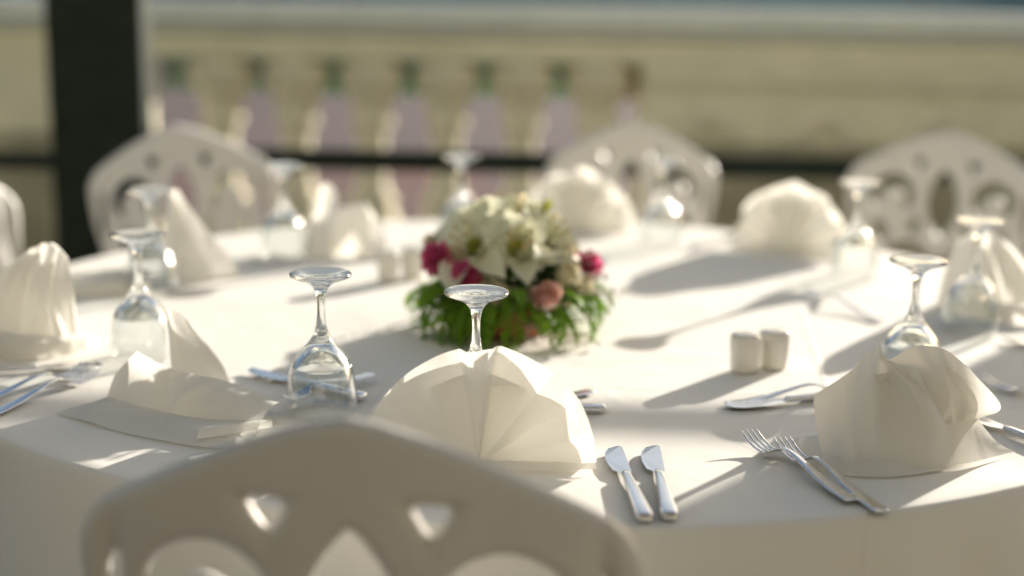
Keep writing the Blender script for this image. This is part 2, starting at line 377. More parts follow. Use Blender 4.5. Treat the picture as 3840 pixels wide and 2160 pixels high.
# ------------------------------------------------------------------ table and cloth
TR = 0.90
tb = thing('round_table', 'round wooden table hidden under the white tablecloth', 'table', (0, 0, 0))
part('tabletop', lathe('tabletop', [(0,0.715),(0.885,0.715),(0.892,0.722),(0.892,0.738),(0.885,0.744),(0,0.744)], 72, M['wood']), tb)
part('pedestal', lathe('pedestal', [(0,0.001),(0.30,0.001),(0.30,0.03),(0.08,0.07),(0.055,0.12),(0.055,0.65),(0.12,0.713),(0,0.713)], 32, M['wood']), tb)
def build_cloth():
    seg = 420
    rings = [('t', 0.9*(i/44)**0.8) for i in range(1, 45)]
    v, f = [(0, 0, TZ)], []
    def wr(x, y): return 0.0011*noise.noise(Vector((x*3.1, y*3.1, 1.7))) + 0.0005*noise.noise(Vector((x*11, y*11, 5.2)))
    rows = []
    for _, r in rings:
        row = []
        for k in range(seg):
            a = 2*math.pi*k/seg; x, y = (r*TR/0.9-0.006)*math.cos(a), (r*TR/0.9-0.006)*math.sin(a)
            row.append(len(v)); v.append((x, y, TZ + wr(x, y)))
        rows.append(row)
    dr = [(0.0035, 0.0012), (0.0062, 0.005), (0.0072, 0.012)] + [(0.0075, 0.012+0.46*(i/30)) for i in range(1, 31)]
    for (o, dz) in dr:
        row = []
        fade = max(0.0, min(1.0, (dz-0.008)/0.40))
        for k in range(seg):
            a = 2*math.pi*k/seg
            fold = math.sin(a*17 + 1.3*math.sin(a*3+0.6) + 0.8*math.sin(a*7)) + 0.45*math.sin(a*31+2*math.sin(a*5))
            n = noise.noise(Vector((math.cos(a)*4, math.sin(a)*4, dz*5)))
            rr = TR - 0.006 + o + fade**0.75*(0.036*fold*(0.6+0.4*n) + 0.055 + 0.02*n)
            row.append(len(v)); v.append((rr*math.cos(a), rr*math.sin(a), TZ - dz + 0.012*fade*n + (wr(rr*math.cos(a), rr*math.sin(a)) if dz < 0.004 else 0)))
        rows.append(row)
    for k in range(seg): f.append((0, rows[0][k], rows[0][(k+1) % seg]))
    for A, B in zip(rows, rows[1:]):
        for k in range(seg):
            k2 = (k+1) % seg; f.append((A[k], B[k], B[k2], A[k2]))
    return mesh('tablecloth', v, f, True, M['tablecloth'])
tag(part('tablecloth', build_cloth()), 'white cotton cloth draped over the round table', 'tablecloth')
TT = TZ + 0.0018                                   # things stand this high

# ------------------------------------------------------------------ resin chairs with pierced backs
def chair_back():
    u0, u1, z0, z1, st = -0.24, 0.24, 0.40, 0.925, 0.005
    nx, nz = int((u1-u0)/st)+1, int((z1-z0)/st)+1
    U, Z = np.meshgrid(u0+st*np.arange(nx), z0+st*np.arange(nz), indexing='ij')
    A = np.abs(U)
    top = 0.921 - 0.090*np.power(np.maximum(A, 1e-6)/0.215, 1.4)
    dt = (top-Z)*0.88
    hw = np.interp(Z, [0.40, 0.45, 0.57, 0.72, 0.80, 0.93], [0.165, 0.170, 0.188, 0.228, 0.237, 0.237])
    ds = hw - A
    rc = 0.036
    corner = rc - np.hypot(np.maximum(rc-dt, 0), np.maximum(rc-ds, 0))
    d = np.where((dt < rc) & (ds < rc), corner, np.minimum(dt, ds))
    d = np.minimum(d, Z-0.405)
    def ell(cu, cz, a, b, ang=0.0, base=A, p=2.0):
        x, y = base-cu, Z-cz; c, s = math.cos(ang), math.sin(ang)
        X, Y = x*c+y*s, -x*s+y*c
        k = np.power(np.abs(X/a)**p + np.abs(Y/b)**p, 1/p)
        return (k-1)*min(a, b)
    def arc(cu, cz, rm, w, a0, a1):                      # curved slot
        x, y = A-cu, Z-cz; an = np.arctan2(y, x); mid, half = (a0+a1)/2, (a1-a0)/2
        da = np.abs((an-mid+math.pi) % (2*math.pi)-math.pi)
        ring = np.abs(np.hypot(x, y)-rm)-w*np.clip(1.15-0.8*(da/half)**2, 0.2, 1)
        e1 = np.hypot(x-rm*math.cos(a0), y-rm*math.sin(a0))-w*0.3
        e2 = np.hypot(x-rm*math.cos(a1), y-rm*math.sin(a1))-w*0.3
        return np.where(da < half, ring, np.minimum(e1, e2))
    tx, tz = A-0.066, Z-0.838
    tri = np.maximum(np.maximum(tz-0.010, -0.87*tx-0.5*tz-0.0095), 0.87*tx-0.5*tz-0.0095)
    lens = np.hypot(A+0.072, Z-0.745)-0.108               # pointed central slot
    holes = [lens, tri,
             arc(0.122, 0.752, 0.040, 0.0145, R(-35), R(215)),
             ell(0.203, 0.735, 0.0065, 0.055, 0.05),
             ell(0.064, 0.685, 0.012, 0.022, 0.35), ell(0.143, 0.668, 0.016, 0.026, -0.25),
             arc(0.074, 0.585, 0.046, 0.015, R(-15), R(195)),
             ell(0.155, 0.56, 0.009, 0.045, -0.15), ell(0.0, 0.575, 0.010, 0.045), ell(0.075, 0.50, 0.03, 0.022, 0.2), ell(0.0, 0.47, 0.022, 0.03)]
    for h in holes: d = np.minimum(d, h)
    T, rr = 0.0115, 0.013
    def pos(u, z, t, side):
        w = 0.55*u*u - 0.10*(z-0.45)                      # bowed and leaning back
        return (u, w + side*t, z)
    v, f, ids = [], [], {}
    def vid(key, side):
        kk = key if key[0] == 'e' else key + (side,)
        if kk in ids: return ids[kk]
        if key[0] == 'v':
            i, j = key[1:]; q = min(max(d[i, j]/rr, 0), 1)
            p = pos(U[i, j], Z[i, j], T*math.sqrt(1-(1-q)**2), side)
        else:
            (i, j), (k, l) = key[1], key[2]; a, b = d[i, j], d[k, l]; t = a/(a-b)
            p = pos(U[i, j]+(U[k, l]-U[i, j])*t, Z[i, j]+(Z[k, l]-Z[i, j])*t, 0, 1)
        ids[kk] = len(v); v.append(p); return ids[kk]
    for i in range(nx-1):
        for j in range(nz-1):
            c = [(i, j), (i+1, j), (i+1, j+1), (i, j+1)]
            ins = [d[q] > 0 for q in c]
            if not any(ins): continue
            keys = []
            for e in range(4):
                a, b = c[e], c[(e+1) % 4]
                if d[a] > 0: keys.append(('v',)+a)
                if (d[a] > 0) != (d[b] > 0): keys.append(('e',)+((a, b) if a < b else (b, a)))
            if len(keys) < 3: continue
            f.append([vid(k, -1) for k in keys]); f.append([vid(k, 1) for k in reversed(keys)])
    return mesh('backrest', v, f, True, M['plastic'])
def tube(path, rad, seg=12):
    v, f = [], []
    for i, p in enumerate(path):
        p = Vector(p); t = (Vector(path[min(i+1, len(path)-1)])-Vector(path[max(i-1, 0)])).normalized()
        a = t.orthogonal().normalized() if abs(t.z) > 0.99 else t.cross(Vector((0, 0, 1))).normalized(); b = t.cross(a)
        r = rad[i] if isinstance(rad, (list, tuple)) else rad
        for k in range(seg):
            an = 2*math.pi*k/seg; v.append(p + a*(r*math.cos(an)) + b*(r*math.sin(an)))
    for i in range(len(path)-1):
        for k in range(seg): f.append((i*seg+k, i*seg+(k+1) % seg, (i+1)*seg+(k+1) % seg, (i+1)*seg+k))
    f.append(list(range(seg))[::-1]); f.append([(len(path)-1)*seg+k for k in range(seg)])
    return v, f
CHAIR_GROUP = 'white resin chairs around the table'
def make_chair():                                          # local: sitter looks towards -y ... back plane at y=0, seat towards +y
    t = thing('resin_chair', '', 'chair', group=CHAIR_GROUP)
    part('backrest', chair_back(), t)
    bm = bmesh.new(); v, f = box(-0.205, 0.205, 0.0, 0.40, 0.405, 0.432)
    bv = [bm.verts.new(p) for p in v]
    for q in f: bm.faces.new([bv[i] for i in q])
    bmesh.ops.bevel(bm, geom=list(bm.edges), offset=0.012, segments=3, profile=0.5, affect='EDGES')
    me = bpy.data.meshes.new('seat'); bm.to_mesh(me); bm.free(); me.materials.append(M['plastic'])
    part('seat', me, t)
    for sx in (-1, 1):
        part('leg', mesh('leg', *tube([(sx*0.175, 0.02, 0.41), (sx*0.195, -0.03, 0.2), (sx*0.205, -0.07, 0.0)], [0.024, 0.019, 0.016]), True, M['plastic']), t)
        part('leg', mesh('leg', *tube([(sx*0.175, 0.37, 0.41), (sx*0.185, 0.38, 0.2), (sx*0.195, 0.39, 0.0)], [0.024, 0.019, 0.016]), True, M['plastic']), t)
    return t
chair0 = make_chair()
def place_chair(first, x, y, face, label):                # face = direction (deg) the sitter looks
    o = chair0 if first else copy_tree(chair0)
    o.location = (x, y, 0); o.rotation_euler = (0, 0, R(face-90)); o['label'] = label; o['group'] = CHAIR_GROUP
    return o
place_chair(True, -0.172, -1.062, 85, 'white resin chair with pierced back, nearest and blurred in front of the table')
_c = place_chair(False, -0.800, 1.08, -50, 'white resin chair behind the table in front of the dark green post')
_c = place_chair(False, 0.240, 1.35, -93, 'white resin chair behind the flowers and the standing napkin, facing the camera'); _c.scale = (0.91, 1, 1)
place_chair(False, 0.975, 1.24, -122, 'white resin chair at the right far side of the table')
place_chair(False, -1.125, 0.45, -20, 'white resin chair cut off by the left edge of the photo')
place_chair(False, 1.28, 0.02, 180, 'white resin chair just past the right edge of the photo')

# ------------------------------------------------------------------ upturned wine glasses
def make_glass():
    t = thing('wine_glass', '', 'wine glass', group='upturned wine glasses')
    outer = [(38.0,0),(40.2,5),(41.3,12),(41.6,20),(41.0,28),(39.0,42),(37.2,50),(34.6,57),(31.0,65),(26.2,72),(20.5,79),(16.5,83.5)]
    inner = [(0,80.5),(4,80.2),(9,78.6),(14,75.2),(19.5,70.5),(25,64.5),(30,57.5),(34.0,50),(37.4,40),(39.5,28),(40.2,20),(40.0,12),(39.0,5),(36.9,0)]
    def fine(p, n=4):
        pts = [Vector((a, b, 0)) for a, b in p]; m = (len(pts)-1)*n
        return [(max(q.x, 0)/1000, q.y/1000) for q in (bsp(pts, i/m) for i in range(m+1))]
    prof = fine(inner, 3)[::-1]                              # rim ... apex
    prof = [(x, z) for x, z in prof]; prof[-1] = (0.0, 0.0805)
    rim = [(0.0369, 0.0), (0.03712, -0.00045), (0.03745, -0.0006), (0.0378, -0.00045), (0.038, 0.0)]
    prof = prof[::-1] + rim[1:-1] + fine(outer, 3)
    SEG = 64
    bme = lathe('bowl', prof, SEG, M['bowl_glass']); bme.materials.append(M['glass'])
    for p in bme.polygons:
        if p.center.z > 0.056: p.material_index = 1      # the thick shoulder refracts
    part('bowl', bme, t)
    stem = [(16.5,83.5),(13.2,88),(9.8,94),(7.2,101),(5.6,109),(4.7,118),(4.45,126),(4.7,134),(5.6,141),(7.2,146.5),(9.5,150.5),(12.5,153.6)]
    part('stem', lathe('stem', fine(stem, 3), SEG, M['glass']), t)
    foot = [(12.5,153.6),(17,156.2),(24,159.0),(31,161.6),(34.6,163.4),(35.7,165.2),(35.5,166.6),(34.2,167.5),(31,167.8),(22,167.4),(10,166.4),(0,166.0)]
    fp = fine(foot, 3); fp[-1] = (0.0, 0.166)
    part('foot', lathe('foot', fp, SEG, M['glass']), t)
    return t
glass0 = make_glass()
GL = [(-0.089,-0.636,'upturned wine glass behind the nearest fan napkin, its bowl hidden'),
      (-0.271,-0.553,'sharp upturned wine glass standing in full view left of the nearest fan napkin'),
      (0.459,-0.403,'upturned wine glass whose bowl is half hidden by the right fan napkin'),
      (0.637,-0.083,'upturned wine glass at the right edge, in front of a standing napkin'),
      (0.556,0.325,'blurred sparkling upturned wine glass in front of the right far chair'),
      (0.242,0.611,'blurred sparkling upturned wine glass between the two far fan napkins'),
      (-0.154,0.606,'upturned wine glass directly behind the flower arrangement'),
      (-0.472,0.425,'blurred upturned wine glass in front of the dark railing, left of the flowers'),
      (-0.632,0.092,'upturned wine glass farther back of the two overlapping at left'),
      (-0.545,-0.314,'upturned wine glass nearer of the two overlapping at left, beside the opened napkin')]
for i, (x, y, lab) in enumerate(GL):
    o = glass0 if i == 0 else copy_tree(glass0)
    o.location = (x, y, TT+0.0006); o.rotation_euler = (0, 0, random.random()*6); o['label'] = lab; o['group'] = 'upturned wine glasses'

# ------------------------------------------------------------------ cutlery
def make_knife(L=0.202):                     # handle end at origin, tip towards +y, spine on +x
    t = thing('table_knife', '', 'knife', group='table knives')
    bl0 = 0.118
    out = [(0.0045,bl0),(0.0065,bl0+0.004),(0.0072,bl0+0.03),(0.0078,bl0+0.06),(0.0080,L-0.004),(0.0062,L),(0.0020,L-0.001),(-0.0065,L-0.006),(-0.0118,L-0.018),(-0.0140,L-0.034),(-0.0138,L-0.052),(-0.0112,bl0+0.012),(-0.0055,bl0+0.005),(-0.0045,bl0)]
    n = len(out); v = []; 
    for z in (0.0030, 0.0046):
        for (x, y) in out:
            e = 0.0009 if x < -0.003 else 0.0
            v.append((x, y, 0.0038 + (z-0.0038)*(0.35 if x < -0.003 else 1)))
    f = [tuple(range(n))[::-1], tuple(range(n, 2*n))] + [(i, (i+1) % n, n+(i+1) % n, n+i) for i in range(n)]
    bm = bmesh.new(); bv = [bm.verts.new(p) for p in v]
    for q in f: bm.faces.new([bv[i] for i in q])
    me = bpy.data.meshes.new('blade'); bm.to_mesh(me); bm.free(); me.materials.append(M['steel'])
    part('blade', me, t)
    hv, hf = [], []; S = 20
    st = [(0.0,0.0066,0.0034),(0.0012,0.0080,0.0043),(0.004,0.0084,0.0046),(0.03,0.0077,0.0044),(0.06,0.0066,0.0041),(0.09,0.0054,0.0038),(0.11,0.0044,0.0036),(0.117,0.0041,0.0034),(0.1195,0.0040,0.0026)]
    for (y, a, b) in st:
        for k in range(S):
            an = 2*math.pi*k/S; c, s = math.cos(an), math.sin(an)
            hv.append((a*math.copysign(abs(c)**0.42, c)*0.93, y, 0.0047 + b*math.copysign(abs(s)**0.42, s)))
    for i in range(len(st)-1):
        for k in range(S): hf.append((i*S+k, (i+1)*S+k, (i+1)*S+(k+1) % S, i*S+(k+1) % S))
    hf.append(list(range(S))); hf.append([(len(st)-1)*S+k for k in range(S)][::-1])
    part('handle', mesh('handle', hv, hf, True, M['steel']), t)
    return t
def strip(st, S=10):                          # stations: (y, halfwidth, z, halfthick), x-offset optional
    v, f = [], []
    for s_ in st:
        y, a, z, b = s_[:4]; xo = s_[4] if len(s_) > 4 else 0
        for k in range(S):
            an = 2*math.pi*k/S; c, s = math.cos(an), math.sin(an)
            v.append((xo + a*math.copysign(abs(c)**0.6, c), y, z + b*math.copysign(abs(s)**0.6, s)))
    for i in range(len(st)-1):
        for k in range(S): f.append((i*S+k, (i+1)*S+k, (i+1)*S+(k+1) % S, i*S+(k+1) % S))
    f.append(list(range(S))); f.append([(len(st)-1)*S+k for k in range(S)][::-1])
    return v, f
def make_fork():
    t = thing('table_fork', '', 'fork', group='table forks')
    hs = [(0.0,0.0065,0.0018,0.0010),(0.0015,0.0088,0.0018,0.0013),(0.006,0.0092,0.0019,0.0014),(0.03,0.0084,0.0026,0.0014),(0.06,0.0064,0.0056,0.0014),(0.085,0.0046,0.0100,0.0015),(0.105,0.0034,0.0138,0.0016),(0.118,0.0029,0.0152,0.0017),(0.128,0.0030,0.0146,0.0016),(0.136,0.0042,0.0118,0.0013)]
    part('handle', mesh('handle', *strip(hs, 12), True, M['steel']), t)
    hd = [(0.1355,0.0040,0.0120,0.0012),(0.139,0.0075,0.0098,0.0010),(0.143,0.0105,0.0072,0.0009),(0.147,0.0118,0.0052,0.0009),(0.152,0.0119,0.0038,0.0009)]
    part('head', mesh('head', *strip(hd, 12), True, M['steel']), t)
    for k in range(4):
        x = -0.00975+0.0065*k
        ts = [(0.151,0.0021,0.0040,0.0009,x),(0.160,0.0018,0.0030,0.0009,x),(0.170,0.0016,0.0036,0.0009,x),(0.182,0.0014,0.0065,0.0009,x*0.99),(0.192,0.0012,0.0108,0.0008,x*0.98),(0.1985,0.0007,0.0146,0.0005,x*0.97)]
        part('tine', mesh('tine', *strip(ts, 8), True, M['steel']), t)
    return t
knife0, fork0 = make_knife(), make_fork()
_used = {'k': False, 'f': False}
def lay(kind, end, tip, label, z=0.0, tilt=0.0):
    base = knife0 if kind == 'k' else fork0
    o = base if not _used[kind] else copy_tree(base)
    _used[kind] = True
    dx, dy = tip[0]-end[0], tip[1]-end[1]
    o.location = (end[0], end[1], TT+0.0002+z); o.rotation_euler = (tilt, 0, math.atan2(dy, dx)-math.pi/2)
    o.scale = (1, 1, 1); o['label'] = label; o['group'] = 'table knives' if kind == 'k' else 'table forks'
    return o
K1 = lay('k', (0.079,-0.888), (0.064,-0.672), 'steel knife nearest the fan napkin, left of the two side by side in front')
K2 = lay('k', (0.103,-0.883), (0.106,-0.668), 'steel knife right of the two side by side at the front edge')
K1.scale = K2.scale = (1.05, 1.07, 1.05)
lay('f', (0.290,-0.827), (0.215,-0.641), 'steel fork left of the pair beside the right fan napkin', 0.0022)
lay('f', (0.313,-0.850), (0.250,-0.664), 'steel fork right of the pair beside the fan napkin, its handle nearest the table edge')
lay('k', (-0.228,-0.500), (-0.387,-0.382), 'steel knife lying behind the sharp wine glass at left')
_f = lay('f', (-0.226,-0.416), (-0.324,-0.554), 'steel fork behind the sharp wine glass at left, its end showing past the bowl', 0.009); _f.scale = (0.85, 0.85, 0.85)
lay('k', (0.063,-0.530), (-0.135,-0.545), 'steel knife handle poking out behind the right side of the nearest fan napkin')
lay('f', (0.051,-0.446), (-0.085,-0.575), 'steel fork handle poking up behind the nearest fan napkin')
lay('k', (0.398,-0.436), (0.212,-0.511), 'steel knife with its tip left of the right fan napkin, near the front shakers')
lay('f', (0.213,-0.496), (0.395,-0.415), 'steel fork lying above the knife left of the right fan napkin')
lay('f', (0.700,-0.520), (0.575,-0.400), 'steel fork at the right edge behind the right fan napkin, tines showing')
lay('k', (0.572,-0.690), (0.488,-0.508), 'steel knife at the right edge beside the right fan napkin')
lay('k', (0.850,-0.225), (0.662,-0.150), 'blurred steel knife at the right edge in front of the glass')
lay('f', (-0.652,-0.598), (-0.572,-0.405), 'steel fork at the left edge pointing to the opened napkin, nearer of two')
lay('f', (-0.690,-0.565), (-0.592,-0.392), 'steel fork at the left edge, farther of the two side by side')
lay('k', (-0.775,-0.425), (-0.580,-0.366), 'dark steel knife at the left edge in front of the tall napkin')
lay('f', (0.518,-0.030), (0.436,0.150), 'blurred steel fork lying on the bright cloth near the shadow of the glass')
lay('f', (-0.292,-0.822), (-0.258,-0.622), 'steel fork seen through the pierced back of the nearest chair, left')
lay('f', (-0.262,-0.846), (-0.226,-0.652), 'steel fork seen through the pierced back of the nearest chair, right')
lay('k', (-0.665,0.300), (-0.480,0.375), 'blurred steel knife on the cloth behind the leaning napkin at left')
lay('k', (0.300,0.560), (0.415,0.722), 'blurred steel knife between the two far fan napkins')

# ------------------------------------------------------------------ salt and pepper shakers
def make_shaker(nh):
    t = thing('shaker', '', 'shaker', group='white ceramic shakers')
    S = 40; v, f = [], []
    st = [(0.0,0.0150),(0.0008,0.0168),(0.0025,0.0172),(0.02,0.0180),(0.038,0.0187),(0.0445,0.0188),(0.0478,0.0180),(0.0500,0.0160),(0.0510,0.0130),(0.0514,0.008)]
    for z, r in st:
        for k in range(S):
            an = 2*math.pi*k/S; c, s = math.cos(an), math.sin(an)
            v.append((r*math.copysign(abs(c)**0.72, c), r*math.copysign(abs(s)**0.72, s), z))
    for i in range(len(st)-1):
        for k in range(S): f.append((i*S+k, i*S+(k+1) % S, (i+1)*S+(k+1) % S, (i+1)*S+k))
    f.append(list(range(S))[::-1]); f.append([(len(st)-1)*S+k for k in range(S)])
    part('body', mesh('body', v, f, True, M['ceramic']), t)
    for k in range(nh):
        a = 2*math.pi*k/nh
        part('pour_hole', lathe('pour_hole', [(0, 0.0519), (0.0011, 0.0519), (0.0011, 0.0512)], 10, M['hole']), t, (0.004*math.cos(a), 0.004*math.sin(a), 0))
    return t
sh = make_shaker(3)
for i, (x, y, rz, lab) in enumerate([(0.259,-0.333,0.25,'white ceramic shaker on the sunlit cloth in front, left of the pair'),
        (0.301,-0.312,0.5,'white ceramic shaker on the sunlit cloth in front, right of the pair'),
        (-0.262,0.215,0.2,'blurred white ceramic shaker left of the flowers, left of the pair'),
        (-0.222,0.245,0.6,'blurred white ceramic shaker right beside the flowers, right of the pair')]):
    o = sh if i == 0 else copy_tree(sh)
    o.location = (x, y, TT); o.rotation_euler = (0, 0, rz); o['label'] = lab; o['group'] = 'white ceramic shakers'

# ------------------------------------------------------------------ napkins
NG = 'ivory folded napkins'
def napkin(label, sheets, loc=(0, 0, 0), rz=0.0, t=0.0009):
    n = thing('folded_napkin', label, 'napkin', loc, rz, NG)
    for nm, vf in sheets:
        part(nm, mesh(nm, *vf, True, M['napkin']), n)
    return n
def fan(Rf, a0=2.0, a1=178.0, npl=7, amp=0.011, lean=0.10, seed=1, off=0.0, r0=0.06, flat=None, nphi=120, nr=16):
    rnd = random.Random(seed); v, f = [], []
    ph = [rnd.uniform(-0.35, 0.35) for _ in range(40)]
    for i in range(nphi+1):
        s = i/nphi; a = R(a0+(a1-a0)*s)
        rad = Rf(math.degrees(a)) if callable(Rf) else Rf
        x = s*npl; k = int(x); fr = x-k
        tri = abs(((x + 0.35*ph[k]*math.sin(math.pi*fr)) % 1.0)*2-1)*2-1
        tri = math.copysign(abs(tri)**0.8, tri)*(1+0.5*ph[(k+5) % 40])
        am = amp*(flat(math.degrees(a)) if flat else 1.0)
        for j in range(nr+1):
            q = r0+(1-r0)*j/nr
            wv = 0.004*noise.noise(Vector((seed*5+math.cos(a)*q*3, math.sin(a)*q*3, 2)))
            v.append((q*rad*math.cos(a), off - (tri*am*q**0.9) + lean*q*rad*math.sin(a) + wv*q, q*rad*math.sin(a)+0.002))
    for i in range(nphi):
        for j in range(nr):
            p = i*(nr+1)+j; f.append((p, p+nr+1, p+nr+2, p+1))
    return v, f
def base_fold(w, d0, d1, z=0.003, seed=0):
    rows = [[(-w, d0, 0.002), (-w*0.4, d0-0.006, 0.002), (w*0.3, d0-0.004, 0.002), (w*1.02, d0+0.006, 0.003)],
            [(-w, (d0+d1)/2, z+0.005), (-w*0.4, (d0+d1)/2, z+0.006), (w*0.3, (d0+d1)/2, z+0.006), (w*1.0, (d0+d1)/2, z+0.005)],
            [(-w*0.98, d1, 0.002), (-w*0.4, d1, 0.003), (w*0.3, d1, 0.003), (w, d1, 0.002)]]
    return patch(rows, 24, 10, 0.0008, seed)
# nearest fan: smooth left lobe with a second layer, bulging centre ridge, three broad pleats on the right
def r_near(a): return 0.124 + 0.002*math.sin(R(a*2))
PA = [0, 3, 17, 19, 34, 36, 53, 55, 74, 80, 82, 86, 91, 96, 100, 112, 135, 160, 180]
PW = [.000, .000, -.009, -.008, .007, .006, -.010, -.008, .006, .014, .012, -.018, -.022, -.017, .003, -.002, -.008, -.006, .0]
def fan_profile(Rf, a0, a1, seed, lean=0.10, nphi=220, nr=20, r0=0.05):
    v, f = [], []
    for i in range(nphi+1):
        ad = a0+(a1-a0)*i/nphi; a = R(ad); rad = Rf(ad); w = float(np.interp(ad, PA, PW))
        for j in range(nr+1):
            q = r0+(1-r0)*j/nr
            n_ = 0.0030*noise.noise(Vector((seed+math.cos(a)*q*4, math.sin(a)*q*4, 2)))
            v.append((q*rad*math.cos(a), w*q**0.8 + lean*q*rad*math.sin(a) + n_*q, q*rad*math.sin(a)+0.002))
    for i in range(nphi):
        for j in range(nr):
            p = i*(nr+1)+j; f.append((p, p+nr+1, p+nr+2, p+1))
    return v, f
sup = patch([[(-0.05, 0.006, 0.085), (0.0, 0.010, 0.10), (0.05, 0.006, 0.085)], [(-0.045, 0.03, 0.05), (0.0, 0.036, 0.055), (0.045, 0.03, 0.05)], [(-0.05, 0.055, 0.002), (0.0, 0.062, 0.002), (0.05, 0.055, 0.002)]], 16, 10)
napkin('ivory fan napkin standing upright in sharp focus, nearest of all', [
    ('pleated_fan', fan_profile(r_near, 3, 177, 3)),
    ('back_layer', fan(lambda a: float(np.interp(a, [0, 80, 96, 180], [0.1215, 0.121, 0.112, 0.112])), 5, 174, 3, 0.003, 0.10, 9, 0.018)),
    ('support_flap', sup), ('base_fold', base_fold(0.122, -0.012, 0.03, 0.004, 2))], (-0.083, -0.735, TT), R(-2))
# right fan, sagging and turned
zt = TT-0.0018
napkin('ivory fan napkin sagging open on the right, in front of a wine glass', [
    ('front_lobe', patch([[(.283,-.722,zt+.004), (.312,-.737,zt+.003), (.350,-.737,zt+.003), (.385,-.730,zt+.003), (.410,-.720,zt+.003)],
                          [(.279,-.698,zt+.036), (.312,-.724,zt+.042), (.350,-.694,zt+.046), (.386,-.724,zt+.044), (.417,-.712,zt+.034)],
                          [(.275,-.696,zt+.064), (.309,-.719,zt+.080), (.346,-.674,zt+.092), (.374,-.718,zt+.086), (.404,-.708,zt+.064)],
                          [(.274,-.698,zt+.076), (.306,-.708,zt+.104), (.338,-.694,zt+.130), (.353,-.676,zt+.112), (.378,-.712,zt+.108)]], 60, 34, 0.0022, 2, (4, 0.006))),
    ('right_lobe', patch([[(.365,-.688,zt+.005), (.410,-.676,zt+.008), (.440,-.678,zt+.026), (.4515,-.692,zt+.050)],
                          [(.362,-.676,zt+.070), (.403,-.700,zt+.078), (.440,-.670,zt+.072), (.472,-.702,zt+.068)],
                          [(.357,-.676,zt+.110), (.3765,-.698,zt+.131), (.4135,-.680,zt+.124), (.436,-.699,zt+.108)]], 50, 28, 0.0022, 3, (3, 0.006))),
    ('back_layer', patch([[(.350,-.660,zt+.003), (.400,-.650,zt+.003), (.450,-.662,zt+.003)],
                         [(.355,-.668,zt+.060), (.402,-.664,zt+.066), (.455,-.680,zt+.060)],
                         [(.358,-.676,zt+.102), (.395,-.680,zt+.116), (.430,-.690,zt+.098)]], 24, 18, 0.002, 7)),
    ('corner_flap', patch([[(.400,-.716,zt+.003), (.450,-.696,zt+.003), (.506,-.658,zt+.003)], [(.405,-.703,zt+.025), (.442,-.694,zt+.030), (.484,-.664,zt+.016)], [(.410,-.698,zt+.042), (.438,-.691,zt+.048), (.455,-.687,zt+.049)]], 22, 14, 0.0012, 4)),
    ('base_fold', patch([[(.258,-.636,zt+.0035), (.274,-.690,zt+.0035), (.286,-.737,zt+.003), (.345,-.748,zt+.003), (.411,-.722,zt+.003)],
                         [(.274,-.650,zt+.014), (.288,-.695,zt+.016), (.302,-.728,zt+.014), (.348,-.732,zt+.013), (.402,-.712,zt+.010)],
                         [(.290,-.664,zt+.020), (.302,-.698,zt+.024), (.318,-.716,zt+.022), (.352,-.712,zt+.018), (.396,-.704,zt+.014)]], 30, 12, 0.0014, 5)),
    ('support_flap', patch([[(.335,-.684,zt+.095), (.375,-.684,zt+.100), (.415,-.684,zt+.090)], [(.338,-.655,zt+.05), (.375,-.650,zt+.052), (.412,-.655,zt+.05)], [(.336,-.628,zt+.003), (.375,-.622,zt+.003), (.414,-.628,zt+.003)]], 16, 10))])
# far fans
for (x, y, rz, rf_, lab, sd) in [(0.085, 0.735, 5, ([0, 35, 62, 84, 100, 118, 145, 180], [0.120, 0.106, 0.120, 0.132, 0.122, 0.128, 0.112, 0.125]), 'blurred ivory fan napkin standing behind the flowers', 31),
                                 (0.478, 0.545, -36, ([0, 30, 60, 90, 110, 130, 155, 180], [0.118, 0.122, 0.128, 0.134, 0.124, 0.128, 0.116, 0.122]), 'blurred ivory fan napkin on the far right, casting a broad shadow', 41)]:
    napkin(lab, [('pleated_fan', fan(lambda a: float(np.interp(a, *rf_)), 8, 172, 5, 0.011, 0.12, sd, flat=lambda a: 0.8 if a > 100 else 1.2)),
        ('back_layer', fan(0.119, 9, 171, 3, 0.006, 0.12, sd+1, 0.016)), ('support_flap', sup), ('base_fold', base_fold(0.115, -0.012, 0.03, 0.004, sd))], (x, y, TT), R(rz))
